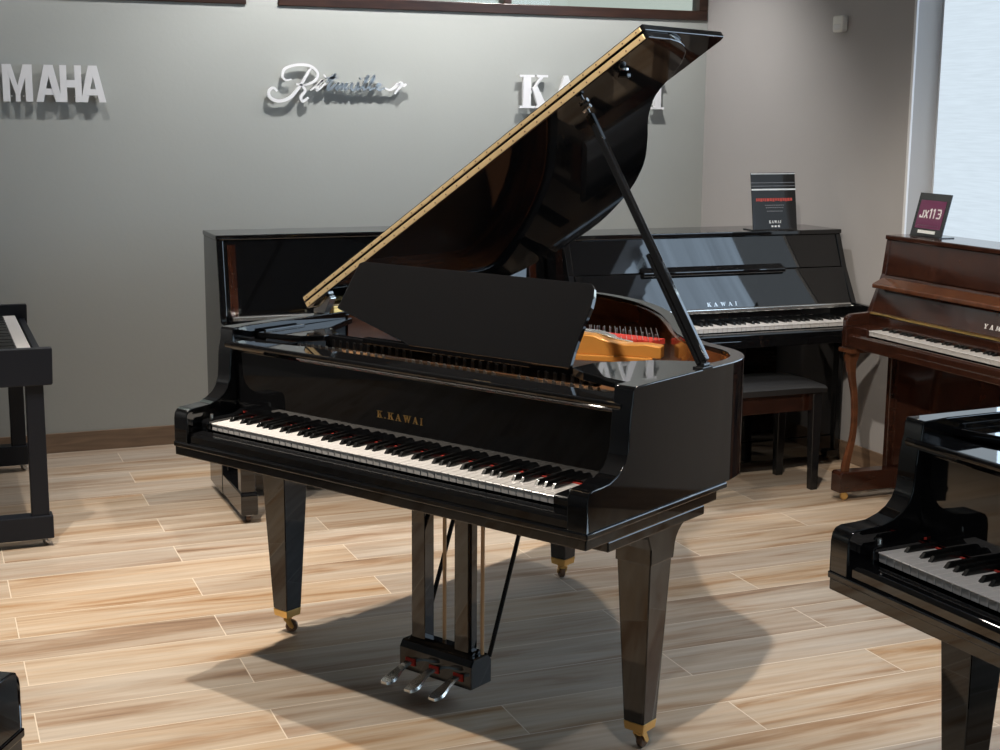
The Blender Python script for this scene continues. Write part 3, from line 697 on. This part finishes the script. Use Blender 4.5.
        caster(TB, xo, y_toe + .03, .038, .017, 'brass' if leg != 'block' else 'steel', 'brass' if leg != 'block' else 'caster_brown', ang=1.2)
        caster(TB, xo, y_back - .06, .038, .017, 'steel', 'caster_brown', ang=.4)
    for k in (-1, 0, 1):
        x0 = k * .085; pm = MB(); rings = []
        for y, z, w in [(y_low + .01, .09, .011), (y_low - .05, .088, .011), (y_low - .09, .08, .018), (y_low - .125, .066, .020), (y_low - .14, .06, .012)]:
            rings.append([(x0 - w, y, z - .003), (x0 + w, y, z - .003), (x0 + w * .8, y, z + .004), (x0 - w * .8, y, z + .004)])
        pm.loft(rings).build('pedal', 'brass' if leg == 'cabriole' else 'chrome', T, smooth=50)
    MB().box((-i, y_back - .06, .04), (i, y_back - .01, zt - .025)).build('back_frame', 'soundboard_under', T)
    if brand: brand(FB, y_fb, y_mid, zf, z_mid)
    return T
def brand_word(text, widths, gap, hh, x0, t, mat):
    def f(FB, y_fb, y_mid, zf, z_mid):
        a = Vector((0, y_fb, zf)); b = Vector((0, y_mid - .012, z_mid)); d = (b - a).normalized()
        p = a + (b - a) * t; M = basis((x0, p.y - .0004, p.z), (1, 0, 0), d, Vector((0, -d.z, d.y)))
        mb = MB(); word(mb, text, SERIF, widths, gap, hh, M, .0015); mb.build('maker_name', mat, FB)
    return f
upright('upright_piano', 'tall black upright piano with brown panel strips, behind the left of the open grand', (.7825, 1.99, 0), 0, 1.435, 1.112, .315, .262, .765, .215, .59, .345, -.045, 'ebony', trim='strip_wood', keys=False, arm_top=.76)
upright('upright_piano', 'black upright piano in the corner with a black sign stand on top', (2.2135, 1.82, 0), 0, 1.413, 1.090, .285, .225, .925, .135, .58, .23, -.07, 'ebony', key_z=.704, arm_top=.768, kb_bottom=.615, leg='none', brand=brand_word('KAWAI', [.020, .020, .026, .020, .009], .014, .018, -.07, .07, 'steel'), ledge=(.915, .96, .195, .36, 'ebony'))
upright('upright_piano', 'reddish-brown wooden upright piano with curved legs against the right wall', (2.552, .74, 0), -PI / 2, 1.49, 1.118, .168, .150, .955, .088, .385, .225, -.055, 'walnut', key_z=.738, leg='cabriole',
        brand=brand_word('YAMAHA', [.020, .020, .024, .020, .022, .020], .013, .018, -.04, .16, 'white_ink'), ledge=(.905, .968, .085, .717, 'walnut_edge'), arm_top=.797, kb_bottom=.655, trim=None)

# ------------------------------------------------------------------ signs on the pianos
t = thing('sign_stand', 'black acrylic sign stand with red line of text on the corner upright', 'sign', (2.585, 2.13, 1.090), math.radians(0))
lean = math.radians(9)
Ms = Matrix.Rotation(-lean, 4, 'X')
MB().prism([(-.005, 0), (.09, 0), (.09, .004), (0, .004)], 'x', -.115, .115).build('foot', 'acrylic_black', t)
P = MB().box((-.117, 0, .003), (.117, .005, .262), M=Ms).build('panel', 'acrylic_black', t, bevel=.0015)
def sbox(x0, x1, z0, z1, mat, name, par, off=-.0012): return MB().box((x0, off, z0), (x1, 0.0002, z1), M=Ms).build(name, mat, par)
sbox(-.117, .117, .182, .189, 'white_ink', 'white_line', P); sbox(-.117, .117, .200, .203, 'gray_ink', 'gray_line', P); sbox(-.117, .117, .215, .218, 'gray_ink', 'gray_line', P); sbox(-.117, .117, .255, .259, 'white_ink', 'white_line', P)
mb = MB(); random.seed(3); x = -.095
while x < .09:
    w = random.uniform(.006, .013); mb.box((x, -.0012, .131 + random.uniform(0, .003)), (x + w, .0002, .146), M=Ms); x += w + .003
mb.build('red_text', 'red_ink', P)
mb = MB()
for z, a, b in ((.112, -.05, .05), (.101, -.045, .045), (.085, -.04, .04)):
    x = a
    while x < b: mb.box((x, -.001, z), (x + .007, .0002, z + .004), M=Ms); x += .0095
mb.build('small_text', 'gray_ink', P)
mb = MB(); word(mb, 'KAWAI', SERIF, [.011, .011, .014, .011, .005], .003, .013, Ms @ basis((-.032, -.0001, .032), *XZ), .001); mb.build('logo', 'white_ink', P)
mb = MB()
for k in range(3): mb.box((-.02 + k * .017, -.001, .014), (-.010 + k * .017, .0002, .022), M=Ms)
mb.build('logo_marks', 'white_ink', P)

t = thing('sign_stand', 'small dark framed sign with plum card reading JX113, on the brown upright', 'sign', (2.80, 1.345, 1.118), -PI / 2 + math.radians(-2))
lean2 = math.radians(14); Ms = Matrix.Rotation(-lean2, 4, 'X')
MB().prism([(-.004, 0), (.07, 0), (.07, .004), (0, .004)], 'x', -.10, .10).build('foot', 'acrylic_black', t)
P = MB().box((-.104, 0, .003), (.104, .006, .182), M=Ms).build('panel', 'acrylic_black', t, bevel=.0015)
sbox(-.084, .084, .034, .152, 'plum', 'card', P); sbox(-.056, .058, .014, .027, 'white_ink', 'price_strip', P, -.0014)
mb = MB(); M = Ms @ basis((-.070, -.0010, .078), *XZ); w = .0062; hgt = .040
def st2(a, b): stroke(mb, a, b, w, M, .0012)
st2((.022, hgt * .80), (.022, .006)); st2((.024, .003), (.004, .003)); st2((.004, 0), (.004, .012))                    # J
st2((.032, 0), (.054, hgt * .80)); st2((.032, hgt * .80), (.054, 0))                               # X
st2((.072, 0), (.072, hgt)); st2((.064, hgt - .008), (.073, hgt - .001)); st2((.094, 0), (.094, hgt)); st2((.086, hgt - .008), (.095, hgt - .001))   # 1 1
for a, b in (((.112, hgt - .003), (.134, hgt - .003)), ((.118, hgt * .52), (.134, hgt * .52)), ((.112, .003), (.134, .003)), ((.133, .002), (.137, hgt * .5)), ((.137, hgt * .54), (.133, hgt - .002))): st2(a, b)  # 3
mb.build('number', 'white_ink', P)
mb = MB()
for k in range(9): mb.box((-.07 + k * .016, -.0012, .044), (-.059 + k * .016, .0002, .049), M=Ms)
mb.build('small_text', 'gray_ink', P)

# ------------------------------------------------------------------ piano bench
t = thing('piano_bench', 'black piano bench with padded leather seat before the corner upright', 'bench', (2.255, 1.775, 0))
mb = MB(); n = 10; rings = []
for k in range(n + 1):
    x = -.29 + .58 * k / n; e = 1 - abs(2 * k / n - 1) ** 4
    rings.append([(x, -.165, .435), (x, -.168, .452 + .008 * e), (x, -.15, .463 + .010 * e), (x, 0, .468 + .014 * e), (x, .15, .463 + .010 * e), (x, .168, .452 + .008 * e), (x, .165, .435)])
mb.loft(rings).build('seat', 'leather', t, smooth=50)
ap = MB(); ap.box((-.265, -.145, .355), (.265, -.125, .434)); ap.box((-.265, .125, .355), (.265, .145, .434)); ap.box((-.265, -.125, .355), (-.245, .125, .434)); ap.box((.245, -.125, .355), (.265, .125, .434))
ap.build('apron', 'mahogany_dark', t, bevel=.002)
for sx in (-1, 1):
    for sy in (-1, 1):
        MB().taper((sx * .255, sy * .137, 0), (.034, .034), (sx * .252, sy * .133, .434), (.046, .046)).build('leg', 'ebony_satin', t, bevel=.003)

# ------------------------------------------------------------------ digital piano at the left edge
t = thing('digital_piano', 'dark blue-black stage-style piano on slab legs at the left edge', 'piano', (-.72, 2.555, 0), 0)
# long axis along y, player side +x
ye, yf = -.655, .655
sl = [(-.44, .615), (-.44, .79), (-.25, .79), (-.17, .752), (.098, .752), (.101, .748), (.098, .622), (.094, .615)]
for y0, y1 in ((ye, ye + .035), (yf - .035, yf)): MB().prism(sl, 'y', y0, y1).build('end_panel', 'blue_black', t, bevel=.004)
MB().box((-.43, ye + .035, .622), (.062, yf - .035, .668)).build('key_bed', 'blue_black', t, bevel=.003)
MB().box((.062, ye + .035, .622), (.088, yf - .035, .690)).build('key_slip', 'blue_black', t, bevel=.003)
MB().prism([(-.43, .668), (-.43, .785), (-.26, .785), (-.105, .735), (-.105, .668)], 'y', ye + .036, yf - .036).build('control_panel', 'digital_panel', t, bevel=.003)
kbd = thing('tmp', 't', 't'); 
kb = make_keyboard(kbd, .705, .145, .16)
kb.parent = t; kb.rotation_euler = (0, 0, PI / 2); kb.location = (.048, 0, 0)
bpy.data.objects.remove(kbd)
for y0 in (ye + .02, yf - .075):
    s = -1 if y0 < 0 else 1
    MB().box((.003, y0, .118), (.066, y0 + .055, .618)).build('leg', 'blue_black', t, bevel=.003)
    MB().box((-.36, y0, .118), (-.30, y0 + .055, .618)).build('leg', 'blue_black', t, bevel=.003)
    FT = MB().box((-.40, y0 - .01, .032), (.078, y0 + .06, .120)).build('foot_rail', 'blue_black', t, bevel=.004)
    caster(FT, .045, y0 + .025, .034, .016, 'steel', 'steel', ang=.8); caster(FT, -.37, y0 + .025, .034, .016, 'steel', 'steel', ang=.8)
MB().box((-.345, ye + .07, .25), (-.32, yf - .07, .55)).build('back_board', 'blue_black', t, bevel=.003)

# ------------------------------------------------------------------ lights
def spot(x, y, power, tx, ty, ang=95, blend=.5, color=(1., .90, .76), r=.035, tz=0.):
    l = bpy.data.lights.new('ceiling_spot', 'SPOT'); l.energy = power; l.spot_size = math.radians(ang); l.spot_blend = blend; l.shadow_soft_size = r; l.color = color
    o = bpy.data.objects.new('ceiling_spot', l); col.objects.link(o); o.location = (x, y, ZC - .05)
    d = Vector((tx, ty, tz)) - o.location; o.rotation_euler = d.to_track_quat('-Z', 'Y').to_euler(); return o
WARM = (1., .92, .80); NEUT = (1., .975, .94)
spot(-1.139, .599, 265, -.45, .6, 80, .8, WARM, .03)
spot(-.355, 1.04, 210, -.05, .9, 92, .8, WARM, .03)
for x, p in ((-1.9, 8), (-.5, 30), (.85, 105), (2.1, 95)): spot(x, 2.72, p, x, 3.3, 115, .8, NEUT, .03, tz=1.0)
spot(1.9, .9, 90, 1.9, .8, 100, .7, WARM, .04)
spot(.15, -1.1, 270, 2.2, 1.0, 66, .7, WARM, .035)
spot(.25, -1.9, 60, .82, -1.4, 55, .8, NEUT, .04, tz=.7)  # added lamp, brightens the keys of the right-hand grand
spot(-3.7, 2.7, 60, -4.6, 2.8, 100, .8, NEUT, .04, tz=.7)  # added lamp on the unseen left wall, feeds the gloss reflections
def area(loc, rot, sx, sy, power, color):
    l = bpy.data.lights.new('window_daylight', 'AREA'); l.shape = 'RECTANGLE'; l.size = sx; l.size_y = sy; l.energy = power; l.color = color
    o = bpy.data.objects.new('window_daylight', l); col.objects.link(o); o.location = loc; o.rotation_euler = rot; return o

w = bpy.data.worlds.new('world'); scn.world = w; w.use_nodes = True
bg = w.node_tree.nodes['Background']; bg.inputs[0].default_value = (.75, .85, 1., 1); bg.inputs[1].default_value = .6

# ------------------------------------------------------------------ camera
def look(yaw, pitch, roll):
    cy, sy = math.cos(yaw), math.sin(yaw); cp, sp = math.cos(pitch), math.sin(pitch)
    f = Vector((-sy * cp, cy * cp, -sp)); r = Vector((cy, sy, 0)); u = r.cross(f)
    r2 = math.cos(roll) * r + math.sin(roll) * u; u2 = -math.sin(roll) * r + math.cos(roll) * u
    return Matrix((r2, u2, -f)).transposed()
cd = bpy.data.cameras.new('camera'); cam = bpy.data.objects.new('camera', cd); col.objects.link(cam)
cd.sensor_width = 36.; cd.lens = 1434.71 * 36 / 1000; cd.clip_start = .05
cam.matrix_world = Matrix.Translation((-1.0363, -3.4918, 1.6045)) @ look(-.38384, .18030, .00810).to_4x4()
scn.camera = cam
scn.view_settings.view_transform = 'Standard'; scn.view_settings.look = 'None'; scn.view_settings.gamma = 1; scn.view_settings.exposure = .3
scn.view_settings.use_curve_mapping = False
